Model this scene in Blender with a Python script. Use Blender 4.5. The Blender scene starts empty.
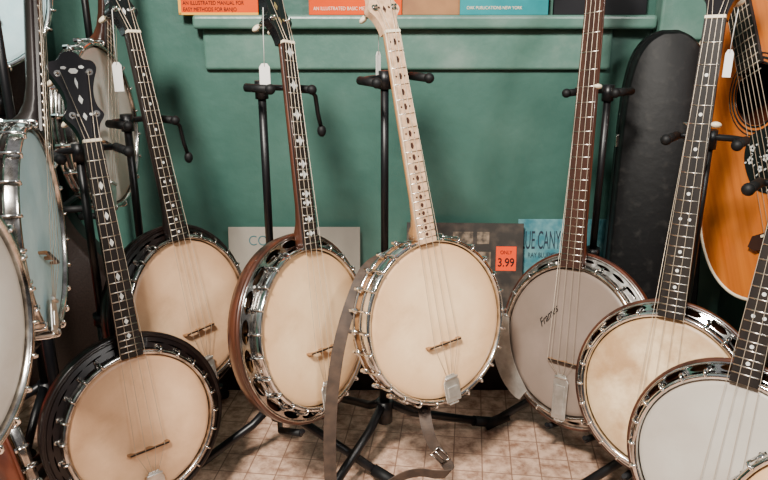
import bpy, bmesh, math, random
from mathutils import Matrix, Vector
random.seed(7)
COL = bpy.context.scene.collection
pi = math.pi

# ------------------------------------------------------------ materials
def newmat(name):
    m = bpy.data.materials.new(name); m.use_nodes = True
    nt = m.node_tree; b = nt.nodes['Principled BSDF']
    return m, nt, b

def mat(name, c1, rough=.5, metal=0, c2=None, scale=20, stretch=(1, 1, 1), bump=0, detail=5, lo=.35, hi=.65, coat=0, spec=None):
    m, nt, b = newmat(name)
    b.inputs['Roughness'].default_value = rough
    b.inputs['Metallic'].default_value = metal
    b.inputs['Base Color'].default_value = (*c1, 1)
    if spec is not None: b.inputs['Specular IOR Level'].default_value = spec
    if coat: b.inputs['Coat Weight'].default_value = coat
    if c2 or bump:
        tc = nt.nodes.new('ShaderNodeTexCoord'); mp = nt.nodes.new('ShaderNodeMapping')
        mp.inputs['Scale'].default_value = stretch
        nz = nt.nodes.new('ShaderNodeTexNoise'); nz.inputs['Scale'].default_value = scale
        nz.inputs['Detail'].default_value = detail
        nt.links.new(tc.outputs['Object'], mp.inputs[0]); nt.links.new(mp.outputs[0], nz.inputs['Vector'])
        if c2:
            r = nt.nodes.new('ShaderNodeValToRGB')
            r.color_ramp.elements[0].position = lo; r.color_ramp.elements[1].position = hi
            r.color_ramp.elements[0].color = (*c1, 1); r.color_ramp.elements[1].color = (*c2, 1)
            nt.links.new(nz.outputs['Fac'], r.inputs[0]); nt.links.new(r.outputs[0], b.inputs['Base Color'])
        if bump:
            bp = nt.nodes.new('ShaderNodeBump'); bp.inputs['Strength'].default_value = bump
            bp.inputs['Distance'].default_value = .003
            nt.links.new(nz.outputs['Fac'], bp.inputs['Height']); nt.links.new(bp.outputs[0], b.inputs['Normal'])
    return m

CHROME = mat('chrome', (.90, .89, .87), .10, 1, c2=(.55, .54, .52), scale=40)
NICKEL = mat('aged_nickel', (.68, .65, .61), .18, 1, c2=(.26, .24, .22), scale=60)
SATIN = mat('satin_nickel', (.76, .73, .68), .36, .85, c2=(.56, .53, .48), scale=60)
FLANGESILVER = mat('grey_metal_flange', (.50, .48, .45), .32, .9, c2=(.22, .20, .19), scale=70)
EBONY = mat('ebony', (.007, .006, .006), .42, c2=(.016, .012, .010), scale=60, stretch=(1, .1, 1), spec=.3)
BLACKLAC = mat('black_lacquer', (.005, .004, .005), .2, coat=.35, spec=.4)
ROSEWOOD = mat('rosewood', (.026, .012, .009), .4, c2=(.045, .019, .013), scale=60, stretch=(1, .08, 1), spec=.35)
MAHOG = mat('mahogany', (.080, .020, .009), .32, c2=(.03, .009, .006), scale=50, stretch=(1, .1, 1), coat=.3)
REDWOOD = mat('red_brown_wood', (.10, .022, .009), .34, c2=(.035, .009, .005), scale=40, stretch=(1, .1, 1), coat=.25)
WALNUT = mat('walnut', (.075, .022, .010), .32, c2=(.022, .008, .005), scale=30, stretch=(1, .2, 1), coat=.3)
DKWALNUT = mat('dark_walnut', (.010, .005, .004), .34, c2=(.005, .003, .003), scale=30, stretch=(1, .2, 1), coat=.15, spec=.35)
MAPLE = mat('aged_maple', (.45, .23, .095), .35, c2=(.28, .13, .05), scale=30, stretch=(1, .1, 1), coat=.3)
PEARLOID = mat('pearloid', (.66, .43, .27), .3, c2=(.44, .27, .16), scale=90, coat=.3)
PEARL = mat('pearl', (.75, .73, .68), .25, c2=(.55, .58, .56), scale=120)
IVORY = mat('ivory_knob', (.72, .62, .45), .35)
FRET = mat('fret_metal', (.72, .66, .58), .3, 1)
STRING = mat('string_metal', (.50, .41, .31), .4, .5)
RUBBER = mat('black_rubber', (.003, .003, .0035), .6, spec=.25)
STEEL = mat('black_painted_steel', (.003, .003, .004), .38, spec=.35)
BRIDGE = mat('bridge_maple', (.26, .13, .055), .5)
PAPER = mat('white_paper', (.75, .73, .69), .8)
THREAD = mat('white_thread', (.6, .58, .54), .8)
LEATHER = mat('tan_leather', (.060, .036, .023), .72, c2=(.030, .018, .012), scale=50, bump=.4, detail=9)
INK = mat('dark_ink', (.010, .010, .010), .7, spec=.2)
GOLD = mat('gold_inlay', (.7, .5, .22), .3, .8)

def skin(name, c1, c2, c3, lo=.38, hi=.66, stain=.32):
    m, nt, b = newmat(name); b.inputs['Roughness'].default_value = .45
    tc = nt.nodes.new('ShaderNodeTexCoord')
    nz = nt.nodes.new('ShaderNodeTexNoise'); nz.inputs['Scale'].default_value = 11; nz.inputs['Detail'].default_value = 9
    nz.inputs['Roughness'].default_value = .6
    nt.links.new(tc.outputs['Object'], nz.inputs['Vector'])
    r = nt.nodes.new('ShaderNodeValToRGB'); r.color_ramp.elements[0].position = lo; r.color_ramp.elements[1].position = hi
    r.color_ramp.elements[0].color = (*c1, 1); r.color_ramp.elements[1].color = (*c2, 1)
    nt.links.new(nz.outputs['Fac'], r.inputs[0])
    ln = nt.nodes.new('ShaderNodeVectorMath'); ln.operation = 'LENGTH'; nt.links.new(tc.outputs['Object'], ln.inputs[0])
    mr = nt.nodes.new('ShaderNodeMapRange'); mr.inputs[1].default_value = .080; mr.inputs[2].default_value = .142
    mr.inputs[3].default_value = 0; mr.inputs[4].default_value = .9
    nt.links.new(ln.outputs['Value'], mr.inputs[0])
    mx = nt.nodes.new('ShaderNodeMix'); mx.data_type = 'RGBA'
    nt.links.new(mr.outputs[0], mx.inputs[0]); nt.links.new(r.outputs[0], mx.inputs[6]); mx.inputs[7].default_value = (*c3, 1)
    n2 = nt.nodes.new('ShaderNodeTexNoise'); n2.inputs['Scale'].default_value = 8; n2.inputs['Detail'].default_value = 10
    n2.inputs['Roughness'].default_value = .7; n2.inputs['Distortion'].default_value = .5
    nt.links.new(tc.outputs['Object'], n2.inputs['Vector'])
    m2 = nt.nodes.new('ShaderNodeMapRange'); m2.inputs[1].default_value = .50; m2.inputs[2].default_value = .68
    m2.inputs[3].default_value = 0; m2.inputs[4].default_value = stain
    nt.links.new(n2.outputs['Fac'], m2.inputs[0])
    mx2 = nt.nodes.new('ShaderNodeMix'); mx2.data_type = 'RGBA'
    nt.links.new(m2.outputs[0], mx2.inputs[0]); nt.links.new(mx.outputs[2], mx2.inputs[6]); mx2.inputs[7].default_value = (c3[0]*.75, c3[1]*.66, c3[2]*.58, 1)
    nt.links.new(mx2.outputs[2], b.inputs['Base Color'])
    return m
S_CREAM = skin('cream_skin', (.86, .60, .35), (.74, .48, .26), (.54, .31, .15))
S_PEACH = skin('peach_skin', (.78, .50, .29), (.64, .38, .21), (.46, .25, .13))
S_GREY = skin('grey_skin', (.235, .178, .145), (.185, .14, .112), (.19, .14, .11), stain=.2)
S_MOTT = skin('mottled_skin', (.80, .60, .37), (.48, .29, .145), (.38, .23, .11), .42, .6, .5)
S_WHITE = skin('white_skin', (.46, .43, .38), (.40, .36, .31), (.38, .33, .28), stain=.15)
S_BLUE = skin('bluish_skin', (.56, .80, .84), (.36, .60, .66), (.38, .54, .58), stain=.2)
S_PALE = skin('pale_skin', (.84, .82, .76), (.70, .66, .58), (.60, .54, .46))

# ------------------------------------------------------------ mesh builder
class MB:
    def __init__(s): s.v = []; s.f = []; s.m = []; s.s = []
    def add(s, vs, fs, mi=0, smooth=False, M=None):
        o = len(s.v)
        for q in vs:
            q = Vector(q); s.v.append(M @ q if M else q)
        for f in fs: s.f.append([o + i for i in f]); s.m.append(mi); s.s.append(smooth)
    def box(s, a, b, mi=0, M=None):
        x0, y0, z0 = a; x1, y1, z1 = b
        s.add([(x0,y0,z0),(x1,y0,z0),(x1,y1,z0),(x0,y1,z0),(x0,y0,z1),(x1,y0,z1),(x1,y1,z1),(x0,y1,z1)],
              [(0,3,2,1),(4,5,6,7),(0,1,5,4),(1,2,6,5),(2,3,7,6),(3,0,4,7)], mi, False, M)
    def lathe(s, prof, seg=72, mi=0, closed=True, M=None, smooth=True):
        vs = []; fs = []; n = len(prof)
        for i in range(seg):
            a = 2*pi*i/seg
            for r, z in prof: vs.append((r*math.cos(a), r*math.sin(a), z))
        rng = n if closed else n-1
        for i in range(seg):
            j = (i+1) % seg
            for k in range(rng):
                l = (k+1) % n
                fs.append((i*n+k, j*n+k, j*n+l, i*n+l))
        s.add(vs, fs, mi, smooth, M)
    def tube(s, pts, r, seg=8, mi=0, caps=True, smooth=True, M=None):
        pts = [Vector(p) for p in pts]; vs = []; fs = []; n = len(pts)
        rs = r if isinstance(r, (list, tuple)) else [r]*n
        prev = None
        for i, p in enumerate(pts):
            t = (pts[min(i+1, n-1)] - pts[max(i-1, 0)]).normalized()
            if prev is None: u = t.orthogonal().normalized()
            else: u = (prev - t*prev.dot(t)).normalized()
            prev = u; w = t.cross(u)
            for k in range(seg):
                a = 2*pi*k/seg; vs.append(p + (u*math.cos(a) + w*math.sin(a))*rs[i])
        for i in range(n-1):
            for k in range(seg):
                l = (k+1) % seg
                fs.append((i*seg+k, i*seg+l, (i+1)*seg+l, (i+1)*seg+k))
        s.add(vs, fs, mi, smooth, M)
        if caps:
            o = len(s.v) - len(vs)
            s.f.append([o+k for k in range(seg)][::-1]); s.m.append(mi); s.s.append(False)
            s.f.append([o+(n-1)*seg+k for k in range(seg)]); s.m.append(mi); s.s.append(False)
    def ball(s, c, r, mi=0, sc=(1, 1, 1), M=None):
        prof = [(max(1e-4, math.sin(pi*k/8)), -math.cos(pi*k/8)) for k in range(9)]
        vs = []; fs = []; n = 9; seg = 14
        for i in range(seg):
            a = 2*pi*i/seg
            for rr, z in prof: vs.append((c[0]+rr*r*sc[0]*math.cos(a), c[1]+rr*r*sc[1]*math.sin(a), c[2]+z*r*sc[2]))
        for i in range(seg):
            j = (i+1) % seg
            for k in range(n-1): fs.append((i*n+k, j*n+k, j*n+k+1, i*n+k+1))
        s.add(vs, fs, mi, True, M)
    def poly(s, outline, z0, z1, mi=0, M=None):
        n = len(outline)
        vs = [(x, y, z0) for x, y in outline] + [(x, y, z1) for x, y in outline]
        fs = [list(range(n))[::-1], list(range(n, 2*n))] + [(i, (i+1) % n, n+(i+1) % n, n+i) for i in range(n)]
        s.add(vs, fs, mi, False, M)
    def loft(s, rings, mi=0, smooth=True, caps=True):
        n = len(rings[0]); vs = [p for r in rings for p in r]; fs = []
        for i in range(len(rings)-1):
            for k in range(n):
                l = (k+1) % n; fs.append((i*n+k, i*n+l, (i+1)*n+l, (i+1)*n+k))
        if caps:
            fs.append(list(range(n))[::-1]); fs.append([(len(rings)-1)*n+k for k in range(n)])
        s.add(vs, fs, mi, smooth)
    def mesh(s, name, mats):
        me = bpy.data.meshes.new(name); me.from_pydata([tuple(v) for v in s.v], [], s.f)
        for m in mats: me.materials.append(m)
        for p, mi, sm in zip(me.polygons, s.m, s.s): p.material_index = mi; p.use_smooth = sm
        bm = bmesh.new(); bm.from_mesh(me); bmesh.ops.remove_doubles(bm, verts=bm.verts, dist=1e-6)
        bmesh.ops.recalc_face_normals(bm, faces=bm.faces); bm.to_mesh(me); bm.free()
        return me

def obj(name, me, parent=None, loc=None, M=None):
    o = bpy.data.objects.new(name, me); COL.objects.link(o)
    if parent: o.parent = parent
    if M is not None: o.matrix_local = M
    if loc is not None: o.location = loc
    return o
def empty(name, M, label, cat, group=None):
    o = bpy.data.objects.new(name, None); COL.objects.link(o); o.empty_display_size = .05
    o.matrix_world = M; o['label'] = label; o['category'] = cat
    if group: o['group'] = group
    return o
def tag(o, label, cat, group=None):
    o['label'] = label; o['category'] = cat
    if group: o['group'] = group
def bevel(o, w, seg=2):
    m = o.modifiers.new('bevel', 'BEVEL'); m.width = w; m.segments = seg; m.limit_method = 'ANGLE'
    return o
def lettering(txt, size, parent, M, m, sx=1.0, shear=0, align='LEFT', name='lettering', ext=.0004, thin=0):
    cu = bpy.data.curves.new('txt', 'FONT'); cu.body = txt; cu.size = size; cu.extrude = ext; cu.shear = shear
    cu.align_x = align; cu.offset = thin
    t = bpy.data.objects.new('txt', cu); COL.objects.link(t)
    bpy.context.view_layer.update()
    me = bpy.data.meshes.new_from_object(t.evaluated_get(bpy.context.evaluated_depsgraph_get()))
    bpy.data.objects.remove(t); me.materials.clear(); me.materials.append(m)
    for v in me.vertices: v.co.x *= sx
    return obj(name, me, parent, M=M)

def smooth_curve(pts, n=8, closed=False):
    P = [Vector(p) for p in pts]; out = []; N = len(P)
    rng = N if closed else N-1
    for i in range(rng):
        g = (lambda k: P[k % N]) if closed else (lambda k: P[max(0, min(N-1, k))])
        a, b, c, d = g(i-1), g(i), g(i+1), g(i+2)
        for j in range(n):
            t = j/n
            out.append(.5*((2*b)+(-a+c)*t+(2*a-5*b+4*c-d)*t*t+(-a+3*b-3*c+d)*t**3))
    if not closed: out.append(P[-1])
    return out

AX = Matrix(((1,0,0,0),(0,0,-1,0),(0,1,0,0),(0,0,0,1)))
def pose(P, yaw, lean, roll):
    d = math.radians
    return Matrix.Translation(P) @ Matrix.Rotation(d(yaw), 4, 'Z') @ Matrix.Rotation(-d(lean), 4, 'X') @ AX @ Matrix.Rotation(d(roll), 4, 'Z')

# ------------------------------------------------------------ banjo
def banjo(P, yaw, lean, roll, R, L, label, head, hoop=CHROME, rim=MAPLE, reso=None, flange=None, board=EBONY,
          necks=WALNUT, peg=BLACKLAC, inlay='dot', inlaym=PEARL, pegin=PEARL, nstr=4, nb=24, arm=False, tail='plate',
          brk=CHROME, depth=.060, w0=.036, w1=.029, res_off=.035, writing=None, holes=20, thick=.034, hs=.32):
    M = pose(P, yaw, lean, roll)
    base = R + (res_off if reso else .012)
    root = empty('banjo', M @ Matrix.Translation((0, -base, 0)), label, 'banjo', 'banjos on display')
    off = (0, base, 0)
    if reso: depth = .045
    b = MB(); b.lathe([(R-.012, -depth), (R-.001, -depth), (R-.001, -.010), (R-.012, -.010)])
    b.lathe([(R-.002, -depth-.001), (R+.002, -depth-.001), (R+.002, -depth+.006), (R-.002, -depth+.006)], mi=1)
    b.lathe([(R-.002, -.026), (R+.003, -.026), (R+.003, -.020), (R-.002, -.020)], mi=1)
    obj('rim', b.mesh('rim', [rim, hoop]), root, off)
    b = MB()
    b.lathe([(0, .0012), (R*.3, .0012), (R*.6, .0010), (R*.9, .0006), (R-.006, -.001), (R-.0035, -.006), (R-.002, -.012), (R-.0055, -.012), (R-.010, -.004), (R*.9, -.002), (0, -.002)], closed=False)
    obj('drum_head', b.mesh('drum_head', [head]), root, off)
    b = MB()
    b.lathe([(R-.003, -.012), (R+.0055, -.012), (R+.0065, -.008), (R+.0045, .000), (R+.0045, .0045), (R+.003, .006), (R-.001, .006), (R-.003, .0045)])
    obj('tension_hoop', b.mesh('tension_hoop', [hoop]), root, off)
    b = MB(); rr = R+.0095; zb = -.022 if reso else -min(.048, depth-.006)
    b.tube([(rr, 0, zb), (rr, 0, .002), (rr-.001, 0, .006), (rr-.004, 0, .008), (rr-.008, 0, .0075), (rr-.0095, 0, .005)], .0021, 8)
    b.tube([(rr, 0, zb), (rr, 0, zb+.009)], .0042, 6, smooth=False)
    if not reso:
        b.ball((rr-.003, 0, zb+.011), .006, sc=(1.0, 1.0, .95)); b.tube([(R-.002, 0, zb+.011), (rr, 0, zb+.011)], .0045, 8)
    else:
        b.tube([(R-.002, 0, zb+.006), (rr, 0, zb+.006)], .0035, 8)
    bm_ = b.mesh('bracket', [brk])
    for k in range(nb):
        a = 2*pi*(k+.5)/nb
        if abs(a-pi/2) < .14: continue
        obj('bracket', bm_, root, M=Matrix.Translation(off) @ Matrix.Rotation(a, 4, 'Z'))
    if flange:
        b = MB(); ns = holes; sub = 14; r0 = R+.002; r1 = R+res_off-.006; rm = (r0+r1)/2+.001; vs = []; fs = []
        hm = (r1-r0)*hs
        for i in range(ns*sub):
            a = 2*pi*i/(ns*sub); t = ((i % sub)/sub*2-1)/.80
            h = hm*(max(0, 1-abs(t)**2.5))**.5 if abs(t) < 1 else 0
            zi, zo = -.014, -.021
            c, s_ = math.cos(a), math.sin(a)
            for r in (r0, rm-h, rm+h, r1):
                z = zi+(zo-zi)*(r-r0)/(r1-r0); vs.append((r*c, r*s_, z))
        n = ns*sub
        for i in range(n):
            j = (i+1) % n
            fs.append((4*i, 4*j, 4*j+1, 4*i+1)); fs.append((4*i+2, 4*j+2, 4*j+3, 4*i+3))
        b.add(vs, fs, 0, False)
        b.lathe([(r1-.002, -.024), (r1+.002, -.024), (r1+.003, -.021), (r1+.001, -.0185), (r1-.002, -.019)])
        o = obj('flange', b.mesh('flange', [flange]), root, off)
        md = o.modifiers.new('thick', 'SOLIDIFY'); md.thickness = .002
    if reso:
        Ro = R+res_off; b = MB(); t = thick
        b.lathe([(0, -.027-t), (Ro*.6, -.026-t), (Ro-.014, -.022-t), (Ro-.003, -.014-t), (Ro, -.022-t*.3), (Ro-.001, -.0225), (Ro-.006, -.0225), (Ro-.007, -.015-t), (Ro*.6, -.020-t), (0, -.021-t)], closed=False)
        b.lathe([(Ro-.006, -.0225), (Ro-.005, -.0190), (Ro+.000, -.0205), (Ro+.0008, -.025), (Ro-.002, -.0245)], mi=0)
        obj('resonator', b.mesh('resonator', [reso, EBONY]), root, off)
    y0 = R+.005; y1 = R+L
    def ring(y, w, d, z=.006):
        return [(w/2*math.cos(a), y, z - (d*abs(math.sin(a))**.85 if 0 < k < 12 else 0)) for k in range(13) for a in [pi*k/12]]
    b = MB(); hd = .030 if reso else .046
    st = [(y0, w0, hd), (y0+.012, w0, hd-.002), (y0+.025, w0-.001, .030), (y0+.042, w0-.001, .022), (y0+.07, w0-.002, .018)]
    st += [(y1-.01, w1, .014), (y1, w1, .014)]
    b.loft([ring(*q) for q in st])
    neck = obj('neck', b.mesh('neck', [necks]), root, off)
    b = MB()
    ya = R-.002
    b.add([(-w0/2, ya, .0062), (w0/2, ya, .0062), (w1/2, y1, .0062), (-w1/2, y1, .0062), (-w0/2, ya, .0115), (w0/2, ya, .0115), (w1/2, y1, .0115), (-w1/2, y1, .0115)],
          [(0,3,2,1),(4,5,6,7),(0,1,5,4),(1,2,6,5),(2,3,7,6),(3,0,4,7)])
    for s_ in (-1, 1):
        b.tube([(s_*w0/2, ya, .0108), (s_*w1/2, y1, .0108)], .0008, 5, mi=3)
    S = y1+.04
    fy = [y1]
    for k in range(1, 26):
        y = y1 - S*(1-2**(-k/12))
        if y < ya+.006: break
        fy.append(y); w = w1+(w0-w1)*(y1-y)/(y1-ya)
        b.tube([(-w/2, y, .0115), (w/2, y, .0115)], .0010, 6, mi=1)
    def dia(x, y, a, c, nn=4, mi=2):
        b.poly([(x+a*math.cos(2*pi*q/nn), y+c*math.sin(2*pi*q/nn)) for q in range(nn)], .0112, .0119, mi)
    for k in range(1, len(fy)):
        yc = (fy[k]+fy[k-1])/2; g = fy[k-1]-fy[k]
        if inlay == 'dot' and k in (3, 5, 7, 10, 15, 17, 19): dia(0, yc, .0028, .0028, 10)
        if inlay == 'dot' and k == 12: dia(-.007, yc, .0026, .0026, 10); dia(.007, yc, .0026, .0026, 10)
        if inlay == 'fancy' and k in (1, 3, 5, 7, 9, 10, 12, 13, 15, 17):
            dia(0, yc, .0055, min(.010, g*.42)); dia(-.008, yc, .003, .003); dia(.008, yc, .003, .003)
        if inlay == 'every':
            dia(0, yc, .0032, min(.006, g*.30), 6)
            if k % 2: dia(-.0085, yc, .0018, .0018, 8); dia(.0085, yc, .0018, .0018, 8)
        if inlay == 'diamond' and k in (3, 5, 7, 10, 12, 15, 17): dia(0, yc, .0038, min(.007, g*.4))
    obj('fretboard', b.mesh('fretboard', [board, FRET, inlaym, necks if board is not PEARLOID else IVORY]), neck, (0, 0, 0))
    half = [(0, w1/2), (.012, w1/2+.001), (.028, .021), (.040, .030), (.047, .0305), (.056, .025), (.068, .0225), (.085, .024), (.105, .031), (.118, .037), (.128, .0375), (.135, .032), (.137, .022), (.141, .017), (.148, .012), (.151, .005)]
    hc = [(q.y, q.x) for q in smooth_curve([(a, c, 0) for a, c in half], 4)]
    out = [(x, y) for x, y in hc] + [(-x, y) for x, y in hc[::-1]]
    PM = Matrix.Translation((0, y1, .004)) @ Matrix.Rotation(-math.radians(13), 4, 'X')
    b = MB(); b.poly(out, -.012, .003, 0)
    def pl(cx, cy, a, c, nn, rot=0):
        b.poly([(cx+a*math.cos(2*pi*q/nn+rot), cy+c*math.sin(2*pi*q/nn+rot)) for q in range(nn)], .003, .0036, 1)
    pl(0, .118, .008, .005, 6); pl(-.014, .124, .005, .003, 5); pl(.014, .124, .005, .003, 5); pl(0, .098, .0025, .010, 4)
    pl(0, .070, .004, .008, 4); pl(0, .042, .0035, .007, 4); pl(-.010, .045, .0025, .0025, 6); pl(.010, .045, .0025, .0025, 6)
    b.box((-w1/2, -.002, .001), (w1/2, .003, .0095), 2)
    ph = obj('peghead', b.mesh('peghead', [peg, pegin, IVORY]), neck, M=PM)
    bevel(ph, .0015, 2)
    b = MB()
    b.tube([(0, 0, .0), (0, 0, .012)], [.0032, .0022], 8); b.tube([(0, 0, .003), (0, 0, .0045)], .0055, 12)
    b.tube([(0, 0, -.012), (0, 0, -.024)], [.0065, .0055], 12); b.tube([(0, 0, -.024), (0, 0, -.030)], .0025, 8)
    b.ball((0, 0, -.037), .0095, mi=1, sc=(1, .55, .9))
    tm = b.mesh('tuner', [NICKEL, IVORY])
    for x, y in ((-.019, .045), (.019, .045), (-.025, .115), (.025, .115)):
        obj('tuner', tm, neck, M=PM @ Matrix.Translation((x, y, 0)) @ Matrix.Rotation(.6, 4, 'Z'))
    if nstr == 5:
        y5 = fy[min(5, len(fy)-1)]; w = w1+(w0-w1)*(y1-y5)/(y1-ya)
        obj('tuner', tm, neck, M=Matrix.Translation((-w/2+.003, y5, .004)) @ Matrix.Rotation(-pi/2, 4, 'Y'))
    yb = -.040; b = MB()
    prof = [(-.036, 0), (-.030, 0), (-.026, .007), (-.008, .008), (-.004, 0), (.004, 0), (.008, .008), (.026, .007), (.030, 0), (.036, 0), (.037, .009), (.034, .0110), (-.034, .0110), (-.037, .009)]
    BM = Matrix(((1,0,0,0),(0,0,1,yb),(0,1,0,.001),(0,0,0,1)))
    b.poly(prof, -.0015, .0015, 0, BM)
    b.box((-.034, yb-.0012, .0120), (.034, yb+.0012, .0138), 1)
    obj('bridge', b.mesh('bridge', [BRIDGE, EBONY]), root, off)
    b = MB(); ye = -R-.006
    tl = 0 if tail == 'plate' else tail
    ol = [(-.016, ye+.002), (.016, ye+.002), (.017, ye+.038+tl), (.013, ye+.044+tl), (.009, ye+.052+tl), (-.009, ye+.052+tl), (-.013, ye+.044+tl), (-.017, ye+.038+tl)]
    b.poly(ol, .008, .0105, 0); b.box((-.011, ye+.010, .0105), (.011, ye+.030+tl, .0125), 0)
    b.box((-.010, ye-.003, -.030), (.010, ye, .0100), 0)
    b.tube([(-.014, ye+.046+tl, .011), (.014, ye+.046+tl, .011)], .003, 8)
    tend = ye+.050+tl
    bevel(obj('tailpiece', b.mesh('tailpiece', [SATIN]), root, off), .001)
    for k in range(4):
        t = (k-1.5)/1.5
        b = MB(); tx, ty = ((-.019, .045), (-.025, .115), (.025, .115), (.019, .045))[k]
        pe = PM @ Vector((tx*.86, ty, .008))
        b.tube([(t*.008, tend, .0105), (t*.0255, yb, .0145), (t*w1*.38, y1, .0140), pe], .00045, 5)
        obj('string', b.mesh('string', [STRING]), root, off)
    if nstr == 5:
        y5 = fy[5]; b = MB()
        b.tube([(-.010, tend, .0105), (-.033, yb, .0145), (-.0155, y5, .0150)], .00045, 5)
        obj('string', b.mesh('string', [STRING]), root, off)
    if arm:
        b = MB(); vs = []; n = 20
        for i in range(n+1):
            a = pi*(.95+.36*i/n); e = math.sin(pi*(i+.5)/(n+1))**.25
            c, s_ = math.cos(a), math.sin(a)
            for r, z in ((R-.014*e, .0085), (R+.004, .0100), (R+.004+.018*e, .0100), (R+.006+.028*e, .0095), (R+.006+.030*e, .003)):
                vs.append((r*c, r*s_, z))
        b.add(vs, [(5*i+k, 5*i+k+1, 5*i+k+6, 5*i+k+5) for i in range(n) for k in range(4)], 0, False)
        o = obj('armrest', b.mesh('armrest', [SATIN]), root, off); md = o.modifiers.new('thick', 'SOLIDIFY'); md.thickness = .0015
    if writing:
        txt, wx, wy, sz, rot = writing
        lettering(txt, sz, root, Matrix.Translation((wx, wy+base, .0018)) @ Matrix.Rotation(math.radians(rot), 4, 'Z'), INK, sx=.85, shear=.6, align='CENTER', thin=.0001)
    return root, M

# ------------------------------------------------------------ stand
def rot_to(M, p): return M @ Vector(p)
def stand(M, R, L, below, drop=False, res=False, label='black tubular instrument stand with padded neck yoke', legang=(25, 150, 265), reach=.27, sx=0):
    s = R+L-below+.018
    Yk = rot_to(M, (0, s, -.045)); nrm = (M.to_3x3() @ Vector((0, 0, 1))); nh = Vector((nrm.x, nrm.y, 0)).normalized()
    xl = M.to_3x3() @ Vector((1, 0, 0)); xl = Vector((xl.x, xl.y, xl.z*.6)).normalized()
    top = Yk - nh*.02 + xl*sx
    bx, by = top.x, top.y
    root = empty('instrument_stand', Matrix.Translation((bx, by, 0)), label, 'instrument stand', 'instrument stands')
    H = top.z
    b = MB(); b.tube([(0, 0, .10), (0, 0, H*.55)], .0105, 12); b.tube([(0, 0, H*.5), (0, 0, H)], .0075, 12)
    b.tube([(0, 0, H*.53), (0, 0, H*.56)], .015, 12); b.tube([(0, 0, .09), (0, 0, .14)], .017, 12)
    obj('pole', b.mesh('pole', [STEEL]), root)
    b = MB(); c = Vector((0, 0, H)); e1 = c - xl*(.050+sx*.5); e2 = c + xl*(.058-sx*.5)
    b.tube([e1+nh*.070, e1+nh*.05, e1+nh*.012, c-xl*.030, c, c+xl*.035, e2+nh*.012, e2+nh*.05, e2+nh*.070], .0055, 10)
    for e in (e1, e2):
        b.tube([e+nh*.012, e+nh*.065], .0075, 12, mi=1); b.ball(e+nh*.067, .0092, mi=1)
    b.tube([c-Vector((0, 0, .02)), c+Vector((0, 0, .012))], .012, 12)
    if drop:
        d = e2+nh*.065
        b.tube([d, d+xl*.012+Vector((0, 0, -.012)), d+xl*.018+Vector((0, 0, -.045)), d+xl*.026+Vector((0, 0, -.07))], .004, 8)
        b.ball(d+xl*.027+Vector((0, 0, -.076)), .0095, mi=1, sc=(.9, .9, 1.2))
    obj('neck_yoke', b.mesh('neck_yoke', [STEEL, RUBBER]), root)
    b = MB()
    for sg in (-1, 1):
        rad = R+(.038 if res else .014); dx = .045
        yy = -math.sqrt(rad**2-dx**2)-.006
        pt = rot_to(M, (sg*dx, yy, -.075)) - Vector((bx, by, 0))
        pf = rot_to(M, (sg*dx, yy, -.025)) - Vector((bx, by, 0))
        b.tube([(0, 0, max(.13, pt.z)), pt*.5+Vector((0, 0, max(.13, pt.z)))*.5, pt, pf, pf+nh*.004+Vector((0, 0, .006))], .005, 10)
        b.tube([pt, pf], .0065, 10, mi=1)
    obj('cradle', b.mesh('cradle', [STEEL, RUBBER]), root)
    for la in legang:
        a = math.radians(la); d = Vector((math.cos(a), math.sin(a), 0))
        b = MB(); b.tube([d*.01+Vector((0, 0, .13)), d*.06+Vector((0, 0, .095)), d*reach+Vector((0, 0, .0115))], .009, 10)
        b.tube([d*(reach-.05)+Vector((0, 0, .0305)), d*(reach+.004)+Vector((0, 0, .0120))], .0118, 12, mi=1)
        obj('leg', b.mesh('leg', [STEEL, RUBBER]), root)
    return root

def B(P, ypr, R, L, label, st=None, **k):
    r, M = banjo(P, *ypr, R, L, label, **k)
    if st is not None: stand(M, R, L, st.pop('below'), res=bool(k.get('reso')), **st)
    return r, M

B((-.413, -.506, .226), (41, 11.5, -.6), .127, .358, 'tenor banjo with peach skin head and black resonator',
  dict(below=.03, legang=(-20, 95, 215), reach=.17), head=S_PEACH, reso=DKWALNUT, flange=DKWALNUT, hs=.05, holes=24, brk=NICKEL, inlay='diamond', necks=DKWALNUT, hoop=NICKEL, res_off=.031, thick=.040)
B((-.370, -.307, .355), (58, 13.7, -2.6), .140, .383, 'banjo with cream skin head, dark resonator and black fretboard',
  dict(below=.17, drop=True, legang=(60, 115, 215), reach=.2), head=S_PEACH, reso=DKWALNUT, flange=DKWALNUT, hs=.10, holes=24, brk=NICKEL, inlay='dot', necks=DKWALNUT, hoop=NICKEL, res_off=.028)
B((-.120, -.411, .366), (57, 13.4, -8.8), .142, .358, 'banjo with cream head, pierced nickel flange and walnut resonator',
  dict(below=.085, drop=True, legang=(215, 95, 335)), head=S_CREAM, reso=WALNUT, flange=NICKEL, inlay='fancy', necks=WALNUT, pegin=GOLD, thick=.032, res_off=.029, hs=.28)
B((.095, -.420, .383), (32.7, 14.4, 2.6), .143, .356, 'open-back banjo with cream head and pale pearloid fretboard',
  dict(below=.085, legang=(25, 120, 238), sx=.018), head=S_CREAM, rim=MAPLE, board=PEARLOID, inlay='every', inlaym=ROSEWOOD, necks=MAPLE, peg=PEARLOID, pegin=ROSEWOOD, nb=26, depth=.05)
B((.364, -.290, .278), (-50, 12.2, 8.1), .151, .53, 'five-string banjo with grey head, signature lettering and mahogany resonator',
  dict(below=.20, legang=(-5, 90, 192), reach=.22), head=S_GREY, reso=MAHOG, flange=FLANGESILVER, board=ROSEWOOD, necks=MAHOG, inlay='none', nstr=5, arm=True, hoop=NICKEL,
  writing=('Framus', -.044, .038, .022, 48), w0=.048, w1=.038, nb=18, res_off=.028, thick=.024, holes=28, hs=.14, tail=.04)
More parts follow.
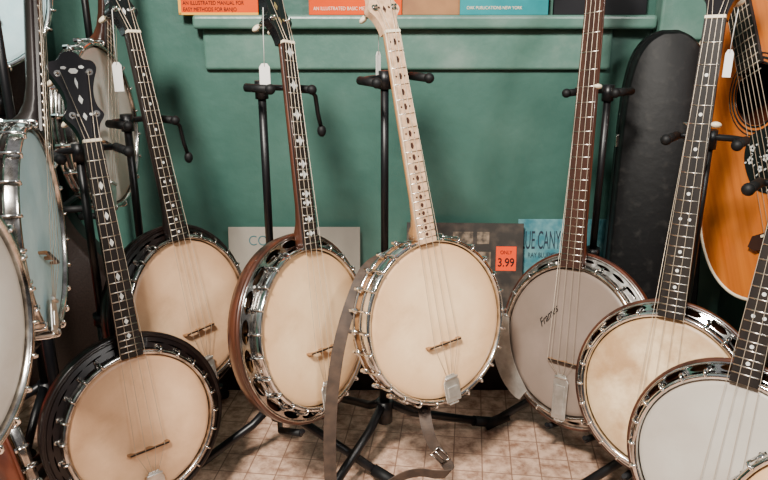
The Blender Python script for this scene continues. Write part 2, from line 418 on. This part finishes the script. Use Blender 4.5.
B((.463, -.515, .292), (-39, 12.3, 2.6), .134, .478, 'five-string banjo with mottled skin head and chrome tension hoop',
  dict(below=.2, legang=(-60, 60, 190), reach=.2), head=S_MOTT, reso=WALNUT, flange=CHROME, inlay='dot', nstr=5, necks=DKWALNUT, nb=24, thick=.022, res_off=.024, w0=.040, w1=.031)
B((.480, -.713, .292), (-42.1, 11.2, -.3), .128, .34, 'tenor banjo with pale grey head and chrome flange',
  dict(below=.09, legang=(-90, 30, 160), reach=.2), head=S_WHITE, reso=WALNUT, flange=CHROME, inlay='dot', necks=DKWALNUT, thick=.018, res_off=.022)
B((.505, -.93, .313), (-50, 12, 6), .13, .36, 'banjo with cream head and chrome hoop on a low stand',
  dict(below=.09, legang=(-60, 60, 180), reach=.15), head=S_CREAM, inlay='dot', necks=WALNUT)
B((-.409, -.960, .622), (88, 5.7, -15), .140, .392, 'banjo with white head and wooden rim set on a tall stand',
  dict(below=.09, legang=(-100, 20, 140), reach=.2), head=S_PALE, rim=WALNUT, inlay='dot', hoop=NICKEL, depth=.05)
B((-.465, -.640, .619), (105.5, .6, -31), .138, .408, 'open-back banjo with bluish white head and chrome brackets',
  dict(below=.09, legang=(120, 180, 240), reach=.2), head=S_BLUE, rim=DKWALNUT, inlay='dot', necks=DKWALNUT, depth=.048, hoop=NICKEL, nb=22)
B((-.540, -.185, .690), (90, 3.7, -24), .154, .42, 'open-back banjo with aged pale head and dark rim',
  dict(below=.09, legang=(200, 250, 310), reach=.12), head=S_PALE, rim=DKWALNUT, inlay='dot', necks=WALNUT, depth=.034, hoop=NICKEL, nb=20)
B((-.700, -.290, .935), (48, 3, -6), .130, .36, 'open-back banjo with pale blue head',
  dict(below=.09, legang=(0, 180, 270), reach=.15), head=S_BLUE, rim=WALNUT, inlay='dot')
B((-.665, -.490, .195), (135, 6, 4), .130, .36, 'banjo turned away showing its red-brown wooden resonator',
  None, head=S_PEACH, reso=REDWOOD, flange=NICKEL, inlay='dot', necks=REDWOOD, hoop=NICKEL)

# ------------------------------------------------------------ room
def wallmat(name, c1, c2, c3, sc=3.0):
    m, nt, b = newmat(name); b.inputs['Roughness'].default_value = .36
    tc = nt.nodes.new('ShaderNodeTexCoord')
    n1 = nt.nodes.new('ShaderNodeTexNoise'); n1.inputs['Scale'].default_value = sc; n1.inputs['Detail'].default_value = 10; n1.inputs['Roughness'].default_value = .62
    n2 = nt.nodes.new('ShaderNodeTexNoise'); n2.inputs['Scale'].default_value = 22; n2.inputs['Detail'].default_value = 4
    for n in (n1, n2): nt.links.new(tc.outputs['Object'], n.inputs['Vector'])
    r = nt.nodes.new('ShaderNodeValToRGB'); r.color_ramp.elements[0].position = .28; r.color_ramp.elements[1].position = .74
    r.color_ramp.elements[0].color = (*c1, 1); r.color_ramp.elements[1].color = (*c3, 1)
    e = r.color_ramp.elements.new(.5); e.color = (*c2, 1)
    nt.links.new(n1.outputs['Fac'], r.inputs[0]); nt.links.new(r.outputs[0], b.inputs['Base Color'])
    bp = nt.nodes.new('ShaderNodeBump'); bp.inputs['Strength'].default_value = .4; bp.inputs['Distance'].default_value = .006
    nt.links.new(n2.outputs['Fac'], bp.inputs['Height']); nt.links.new(bp.outputs[0], b.inputs['Normal'])
    return m
GREEN = wallmat('green_paint', (.026, .075, .060), (.042, .104, .083), (.072, .142, .115))
GREEN2 = wallmat('green_trim_paint', (.055, .130, .102), (.080, .162, .130), (.14, .215, .180), 9)
def floormat():
    m, nt, b = newmat('floor_tile'); b.inputs['Roughness'].default_value = .45
    tc = nt.nodes.new('ShaderNodeTexCoord'); mp = nt.nodes.new('ShaderNodeMapping'); mp.inputs['Rotation'].default_value = (0, 0, .12)
    br = nt.nodes.new('ShaderNodeTexBrick'); br.offset = 0; br.inputs['Scale'].default_value = 1
    br.inputs['Brick Width'].default_value = .060; br.inputs['Row Height'].default_value = .060
    br.inputs['Mortar Size'].default_value = .0022; br.inputs['Mortar Smooth'].default_value = .9
    nz = nt.nodes.new('ShaderNodeTexNoise'); nz.inputs['Scale'].default_value = 40; nz.inputs['Detail'].default_value = 9; nz.inputs['Roughness'].default_value = .66
    nt.links.new(tc.outputs['Object'], mp.inputs[0]); nt.links.new(mp.outputs[0], br.inputs['Vector']); nt.links.new(tc.outputs['Object'], nz.inputs['Vector'])
    r = nt.nodes.new('ShaderNodeValToRGB'); r.color_ramp.elements[0].position = .36; r.color_ramp.elements[1].position = .60
    r.color_ramp.elements[0].color = (.23, .12, .075, 1); r.color_ramp.elements[1].color = (.58, .38, .27, 1)
    nt.links.new(nz.outputs['Fac'], r.inputs[0])
    nt.links.new(r.outputs[0], br.inputs['Color1']); nt.links.new(r.outputs[0], br.inputs['Color2'])
    br.inputs['Mortar'].default_value = (.17, .088, .055, 1)
    nt.links.new(br.outputs['Color'], b.inputs['Base Color'])
    return m
def struct(name, a, c, m, bev=0):
    b = MB(); b.box(a, c); o = obj(name, b.mesh(name, [m])); o['kind'] = 'structure'
    if bev: bevel(o, bev, 3)
    return o
struct('floor', (-1.25, -2.4, -.05), (.95, .15, 0), floormat())
struct('wall_back', (-1.25, .15, 0), (.95, .22, 1.9), GREEN)
struct('wall_left', (-1.32, -1.2, 0), (-1.25, .15, 1.9), GREEN)
struct('wall_right', (.88, -.75, 0), (.95, .15, 1.9), GREEN)
struct('trim_1', (-.435, .108, .864), (.62, .15, .895), GREEN2, .008)
struct('trim_2', (-.420, .134, .772), (.53, .15, .865), GREEN2, .007)
struct('trim_3', (.625, .105, .84), (.73, .15, 1.9), GREEN2, .006)
struct('baseboard_back', (-1.0, .0, 0), (.86, .15, .085), DKWALNUT, .004)

# ------------------------------------------------------------ instrument cases
CASE = mat('black_case_leatherette', (.0015, .0015, .0018), .55, c2=(.014, .013, .012), scale=45, bump=.25, lo=.55, hi=.82, detail=10, spec=.2)
b = MB()
half = [(0, .086), (.01, .099), (.10, .101), (.25, .100), (.40, .096), (.55, .091), (.66, .086), (.73, .080), (.785, .068), (.820, .048), (.838, .022), (.840, .004)]
hc = [(q.y, q.x) for q in smooth_curve([(a, c, 0) for a, c in half], 5)]
out = hc + [(-x, y) for x, y in hc[::-1]]
rings = []
for sc, z in ((1, -.0), (1, .055), (1.02, .056), (1.02, .062), (1, .063), (.99, .104), (.95, .112), (.94, .113)):
    rings.append([(x*sc, .41+(y-.41)*(1-(1-sc)*.25), z) for x, y in out])
b.loft(rings, 0, True)
case = obj('instrument_case', b.mesh('instrument_case', [CASE]), M=pose((.632, .010, .022), -12, 2.0, 1.8))
tag(case, 'worn black leatherette instrument case standing upright against the green wall', 'instrument case')
b = MB(); b.box((-.007, -.014, -.012), (.007, .014, .012)); lm = b.mesh('latch', [NICKEL])
for y in (.19, .61):
    for x in (-.099, .096): bevel(obj('latch', lm, case, (x*(1 if y < .4 else .88), y, .059)), .002)
half = [(0, .004), (.004, .06), (.03, .13), (.09, .18), (.18, .205), (.27, .19), (.35, .14), (.40, .105), (.46, .085), (.60, .075), (.80, .075), (.86, .085), (.96, .085), (.99, .07), (1.0, .03), (1.0, .004)]
hc = [(q.y, q.x) for q in smooth_curve([(a, c, 0) for a, c in half], 4)]
out = hc + [(-x, y) for x, y in hc[::-1]]
b = MB(); b.loft([[(x*sc, .5+(y-.5)*(1-(1-sc)*.2), z) for x, y in out] for sc, z in ((.97, 0), (1, .01), (1, .06), (1.02, .061), (1.02, .068), (1, .069), (1, .11), (.95, .12))])
c2 = obj('banjo_case', b.mesh('banjo_case', [mat('brown_case_leatherette', (.009, .005, .004), .45, c2=(.015, .009, .007), scale=200, bump=.15, spec=.3)]), M=pose((-.850, .085, .01), 8, 1.5, 0))
tag(c2, 'dark brown banjo-shaped case standing against the green wall', 'instrument case')

# ------------------------------------------------------------ guitar
SPRUCE = mat('amber_spruce', (.66, .18, .018), .22, c2=(.46, .105, .009), scale=50, stretch=(1, .03, 1), coat=.6)
GM = pose((.694, -.288, .673), -79, 1, 29)
gr = empty('acoustic_guitar', GM @ Matrix.Diagonal((1.12, 1.12, 1, 1)) @ Matrix.Translation((0, -.25, 0)), 'amber acoustic guitar with black floral pickguard hanging on the wall', 'guitar')
go = (0, .25, 0)
half = [(-.25, 0), (-.247, .08), (-.225, .145), (-.18, .186), (-.12, .200), (-.06, .190), (0, .160), (.05, .142), (.09, .138), (.14, .146), (.18, .150), (.215, .138), (.24, .095), (.25, .03), (.25, 0)]
hc = [(q.y, q.x) for q in smooth_curve([(a, c, 0) for a, c in half], 5)]
out = [p for p in hc[:-1]] + [(-x, y) for x, y in hc[::-1][:-1]]
n = len(out); hy = .085; b = MB(); vs = []
for x, y in out: vs.append((x, y, 0))
for x, y in out:
    a = math.atan2(y-hy, x); vs.append((.05*math.cos(a), hy+.05*math.sin(a), 0))
for x, y in out: vs.append((x, y, -.10))
b.add(vs, [(i, (i+1) % n, n+(i+1) % n, n+i) for i in range(n)], 0)
b.add(vs, [(i, (i+1) % n, 2*n+(i+1) % n, 2*n+i) for i in range(n)], 1, True)
b.add([(x, y, -.10) for x, y in out], [list(range(n))], 1)
obj('body', b.mesh('body', [SPRUCE, MAHOG]), gr, go)
b = MB(); o3 = [Vector((x, y, .0)) for x, y in out]; b.tube(o3+[o3[0], o3[1]], .003, 6, caps=False)
b2 = MB()
for r, w_ in ((.0505, .0035), (.058, .0035), (.066, .002)): b2.lathe([(r, .0002), (r+w_, .0002), (r+w_, .0010), (r, .0010)], M=Matrix.Translation((0, hy, 0)))
obj('binding', b.mesh('binding', [IVORY]), gr, go); obj('rosette', b2.mesh('rosette', [BLACKLAC]), gr, go)
b = MB(); pg = smooth_curve([(.058, .08, 0), (.070, .05, 0), (.11, .0, 0), (.115, -.05, 0), (.075, -.08, 0), (.02, -.088, 0), (-.040, -.065, 0), (-.055, -.015, 0), (-.035, .022, 0), (.0, .026, 0), (.040, .038, 0)], 5, True)
b.poly([(q.x, q.y) for q in pg], .0003, .0018)
random.seed(3)
for cx, cy in ((.078, .0), (.095, -.04), (.058, -.045), (.045, .006), (.010, -.002), (.018, -.045), (-.022, -.035), (.04, -.072), (-.03, .003), (-.004, -.068), (.03, -.025), (-.005, -.022), (.075, -.025), (-.040, -.015), (.062, .03)):
    f = random.uniform(.55, .8)
    for q in range(5):
        a = 2*pi*q/5+cx*90; b.poly([(cx+f*(.0065*math.cos(a)+.0036*math.cos(t*pi/4)), cy+f*(.0065*math.sin(a)+.0036*math.sin(t*pi/4))) for t in range(8)], .0018, .0022, 1)
    for q in range(3):
        a = 2*pi*q/3+cy*70; x1, y1 = cx+.012*math.cos(a), cy+.012*math.sin(a)
        b.poly([(x1+.003*math.cos(t*pi/3+a), y1+.0015*math.sin(t*pi/3)) for t in range(6)], .0018, .0022, 1)
obj('pickguard', b.mesh('pickguard', [BLACKLAC, PEARL]), gr, go)
b = MB(); b.poly([(-.06, -.140), (.06, -.140), (.075, -.155), (.06, -.165), (-.06, -.165), (-.075, -.155)], .0, .009); b.box((-.037, -.147, .009), (.037, -.143, .012), 1)
obj('bridge', b.mesh('bridge', [ROSEWOOD, IVORY]), gr, go)
b = MB()
b.loft([[(w/2*math.cos(pi*k/10), y, -.001-d*math.sin(pi*k/10)) for k in range(11)] for y, w, d in ((.25, .056, .08), (.27, .055, .04), (.30, .054, .02), (.57, .043, .018))])
nk = obj('neck', b.mesh('neck', [MAHOG]), gr, go)
b = MB(); b.add([(-.028, hy+.045, 0), (.028, hy+.045, 0), (.0215, .57, 0), (-.0215, .57, 0), (-.028, hy+.045, .006), (.028, hy+.045, .006), (.0215, .57, .006), (-.0215, .57, .006)], [(0,3,2,1),(4,5,6,7),(0,1,5,4),(1,2,6,5),(2,3,7,6),(3,0,4,7)])
for k in range(1, 20):
    y = .57-.675*(1-2**(-k/12)); b.tube([(-.025, y, .006), (.025, y, .006)], .0011, 6, mi=1)
obj('fretboard', b.mesh('fretboard', [EBONY, FRET]), nk, (0, 0, 0))
b = MB(); b.poly([(-.022, 0), (.022, 0), (.036, .03), (.038, .12), (.02, .135), (0, .128), (-.02, .135), (-.038, .12), (-.036, .03)], -.015, 0)
obj('headstock', b.mesh('headstock', [MAHOG]), nk, M=Matrix.Translation((0, .57, .003)) @ Matrix.Rotation(-.25, 4, 'X'))
for k in range(6):
    t = (k-2.5)/2.5; b = MB(); b.tube([(t*.028, -.145, .012), (t*.018, .57, .009)], .0005, 5); obj('string', b.mesh('string', [STRING]), gr, go)

# ------------------------------------------------------------ printed things
TEAL = mat('teal_print', (.018, .12, .15), .6, c2=(.10, .24, .25), scale=34, detail=9)
BROWN = mat('sepia_print', (.022, .018, .015), .5, c2=(.065, .048, .036), scale=30, lo=.45, hi=.7, detail=9)
WHITEPR = mat('white_print', (.25, .22, .18), .6)
ORANGE = mat('orange_print', (.64, .062, .0006), .8, c2=(.56, .050, .0006), scale=10, spec=.15)
TEALB = mat('bright_teal_print', (.010, .17, .19), .8, c2=(.02, .22, .24), scale=12, spec=.15)
YELLOW = mat('yellow_print', (.66, .30, .01), .7)
ORSTK = mat('orange_sticker', (.80, .055, .004), .7, spec=.2)
TAN = mat('tan_print', (.30, .13, .04), .6, c2=(.20, .08, .025), scale=15)
RED = mat('red_print', (.30, .02, .01), .5); BLK = mat('black_print', (.006, .006, .008), .5, spec=.2)
CREAMINK = mat('cream_ink', (.70, .58, .42), .6); TEALINK = mat('dark_teal_ink', (.004, .012, .025), .6)
TEALINK2 = mat('teal_ink', (.02, .10, .11), .6)
def sleeve(name, P, w, h, yaw, lean, roll, m, label, cat, group, th=.004):
    M = pose(P, yaw, lean, roll)
    b = MB(); b.box((-w/2, 0, -th), (w/2, h, 0)); o = obj(name, b.mesh(name, [m]), M=M); bevel(o, .0008, 1)
    tag(o, label, cat, group); return o
G = 'record sleeves along the wall'
r1 = sleeve('record_sleeve', (.495, .085, .086), .315, .325, 0, 9, 0, TEAL, 'teal record sleeve with dark title lettering leaning on the wall', 'record sleeve', G)
def T(x, y, z=.0008): return Matrix.Translation((x, y, z))
lettering('BLUE CANYON', .066, r1, T(-.162, .250), TEALINK, sx=.32)
lettering('RAY BLUEMEN', .018, r1, T(-.132, .228), TEALINK, sx=.68)
r2 = sleeve('record_sleeve', (.200, .060, .086), .290, .322, -2, 10, 0, BROWN, 'sepia photo record sleeve with an orange price sticker', 'record sleeve', G)
b = MB(); b.box((.078, .203, 0), (.128, .264, .001)); st = obj('price_sticker', b.mesh('price_sticker', [ORSTK]), r2, (0, 0, 0))
lettering('3.99', .030, st, T(.103, .214, .0014), INK, sx=.82, align='CENTER', thin=.0004)
lettering('ONLY', .013, st, T(.103, .245, .0014), INK, sx=.85, align='CENTER')
b = MB()
for x0, y0, w_, h_ in ((-.03, .265, .05, .035), (.03, .27, .03, .03), (-.03, .20, .035, .05), (.02, .205, .045, .045)): b.box((x0, y0, 0), (x0+w_, y0+h_, .0006))
obj('printed_photos', b.mesh('printed_photos', [mat('sepia_photo', (.04, .03, .022), .5, c2=(.26, .19, .13), scale=60, detail=9)]), r2, (0, 0, 0))
r3 = sleeve('record_sleeve', (-.225, .075, .086), .33, .308, 0, 9, 0, WHITEPR, 'pale record sleeve with teal lettering leaning on the wall', 'record sleeve', G)
lettering('CO', .036, r3, T(-.115, .262), TEALINK2, sx=.9, thin=-.0004)
for i, (x, y, yw, m, lb) in enumerate(((-.84, -.40, 60, TAN, 'tan'), (-.82, -.44, 63, RED, 'red'), (-.90, -.35, 57, TEAL, 'teal'))):
    sleeve('record_sleeve', (x, y, 0), .31, .31, yw, 14, 0, m, lb+' record sleeve standing on the floor', 'record sleeve', 'record sleeves stacked on the floor')
b_ = sleeve('songbook', (-.375, .118, .895), .180, .26, 0, 4, 0, ORANGE, 'orange songbook with yellow edge and dark lettering on the window ledge', 'book', 'books on the ledge', .006)
for i, tx in enumerate(('AN ILLUSTRATED MANUAL FOR', 'EASY METHODS FOR BANJO')): lettering(tx, .012, b_, T(-.080, .008+.014*(1-i)), INK, sx=.80)
b = MB(); b.box((-.090, 0, 0), (-.084, .26, .001)); b.box((-.090, 0, 0), (.090, .005, .001)); obj('border', b.mesh('border', [YELLOW]), b_, (0, 0, 0))
b_ = sleeve('songbook', (-.065, .118, .895), .21, .26, 0, 4, 0, ORANGE, 'orange instruction book with pale lettering on the window ledge', 'book', 'books on the ledge', .006)
lettering('AN ILLUSTRATED BASIC METHOD', .011, b_, T(-.095, .010), CREAMINK, sx=.85)
sleeve('songbook', (.098, .128, .895), .15, .24, 0, 3, 0, TAN, 'tan songbook on the window ledge', 'book', 'books on the ledge', .006)
b_ = sleeve('songbook', (.272, .118, .895), .20, .26, 0, 4, 0, TEALB, 'teal songbook with pale lettering on the window ledge', 'book', 'books on the ledge', .006)
lettering('OAK PUBLICATIONS NEW YORK', .010, b_, T(-.085, .012), CREAMINK, sx=.85)
sleeve('songbook', (.49, .120, .895), .21, .26, 0, 3, 0, BLK, 'black framed book on the window ledge', 'book', 'books on the ledge', .012)

# ------------------------------------------------------------ tags
def price_tag(x, y, z, w, h, yaw, sl):
    M = Matrix.Translation((x, y, z)) @ Matrix.Rotation(math.radians(yaw), 4, 'Z') @ AX
    b = MB(); b.poly([(-w/2, -h), (w/2, -h), (w/2, -.006), (w/4, 0), (-w/4, 0), (-w/2, -.006)], -.0004, .0004)
    o = obj('price_tag', b.mesh('price_tag', [PAPER]), M=M); tag(o, 'small white paper price tag hanging on a string', 'price tag', 'price tags')
    b = MB(); b.tube([(0, -.005, .0005), (.001, sl*.5, 0), (.003, sl, 0)], .0006, 5); obj('thread', b.mesh('thread', [THREAD]), o, (0, 0, 0))
price_tag(-.203, -.33, .818, .018, .048, 20, .09)
price_tag(-.010, -.28, .835, .012, .060, 50, .08)
price_tag(-.483, -.25, .815, .016, .052, 20, .09)
price_tag(.540, -.42, .845, .012, .042, -30, .06)

# ------------------------------------------------------------ strap
def ribbon(b, pts, w, side):
    c = smooth_curve(pts, 8); vs = []; n = len(c)
    for i, p in enumerate(c):
        s = Vector(side(i/(n-1))).normalized()*w/2; vs += [p-s, p+s]
    b.add(vs, [(2*i, 2*i+1, 2*i+3, 2*i+2) for i in range(n-1)], 0, False)
def mixv(a, c, t): t = max(0, min(1, t)); return tuple(a[i]*(1-t)+c[i]*t for i in range(3))
b = MB()
ribbon(b, [(.06, -.30, .47), (.02, -.33, .486), (-.024, -.38, .478), (-.052, -.43, .436), (-.076, -.465, .36), (-.090, -.48, .268), (-.096, -.485, .173), (-.095, -.49, .06), (-.09, -.52, .004), (-.07, -.62, .003)], .022,
       lambda t: mixv((.7, .3, .7), (1, .05, 0), t/.3))
ribbon(b, [(.070, -.43, .235), (.076, -.465, .20), (.088, -.475, .168), (.108, -.48, .140), (.118, -.49, .120), (.095, -.495, .118), (.060, -.495, .122), (.025, -.50, .113), (-.012, -.51, .088), (-.04, -.53, .05), (-.06, -.56, .006)], .022,
       lambda t: mixv((1, .05, 0), (-.1, -.3, 1), (t-.2)/.35))
o = obj('leather_strap', b.mesh('leather_strap', [LEATHER])); md = o.modifiers.new('thick', 'SOLIDIFY'); md.thickness = .0018
tag(o, 'worn brown leather strap hanging from the banjo to the floor', 'strap')
b = MB(); bw, bh = .015, .010
loop = [(-bw, -bh, 0), (bw, -bh, 0), (bw, bh, 0), (-bw, bh, 0), (-bw, -bh, 0)]
for p, q in zip(loop[:-1], loop[1:]): b.tube([p, q], .0016, 8)
b.tube([(-bw, 0, 0), (bw, 0, .002)], .0012, 8)
bk = obj('buckle', b.mesh('buckle', [NICKEL]), o); bk.matrix_local = Matrix.Translation((.100, -.484, .150)) @ AX @ Matrix.Rotation(-.8, 4, 'Z')

# ------------------------------------------------------------ camera, lights, world
ca = bpy.data.cameras.new('camera'); ca.lens = 700/768*36; ca.sensor_width = 36; ca.clip_start = .01
co = bpy.data.objects.new('camera', ca); COL.objects.link(co)
co.location = (0, -1.55, .90); co.rotation_euler = (math.radians(72), 0, 0); bpy.context.scene.camera = co
def area(loc, tgt, size, power, col):
    l = bpy.data.lights.new('area_light', 'AREA'); l.size = size; l.energy = power; l.color = col
    o = bpy.data.objects.new('area_light', l); COL.objects.link(o); o.location = loc
    o.rotation_euler = (Vector(tgt)-Vector(loc)).to_track_quat('-Z', 'Y').to_euler()
area((-.5, -2.0, 2.3), (0, -.3, .3), .34, 186, (1, .94, .85))
area((1.1, -1.9, 2.0), (.1, -.3, .3), .30, 30, (1, .96, .92))
w = bpy.data.worlds.new('world'); bpy.context.scene.world = w; w.use_nodes = True
nt = w.node_tree; bg = nt.nodes['Background']
tc = nt.nodes.new('ShaderNodeTexCoord'); sp = nt.nodes.new('ShaderNodeSeparateXYZ'); r = nt.nodes.new('ShaderNodeValToRGB')
mr = nt.nodes.new('ShaderNodeMapRange'); mr.inputs[1].default_value = -1; mr.inputs[2].default_value = 1
nt.links.new(tc.outputs['Generated'], sp.inputs[0]); nt.links.new(sp.outputs['Z'], mr.inputs[0]); nt.links.new(mr.outputs[0], r.inputs[0]); nt.links.new(r.outputs[0], bg.inputs[0])
r.color_ramp.elements[0].position = .44; r.color_ramp.elements[0].color = (.010, .009, .008, 1)
r.color_ramp.elements[1].position = .78; r.color_ramp.elements[1].color = (1, 1, 1.05, 1)
bg.inputs[1].default_value = .28
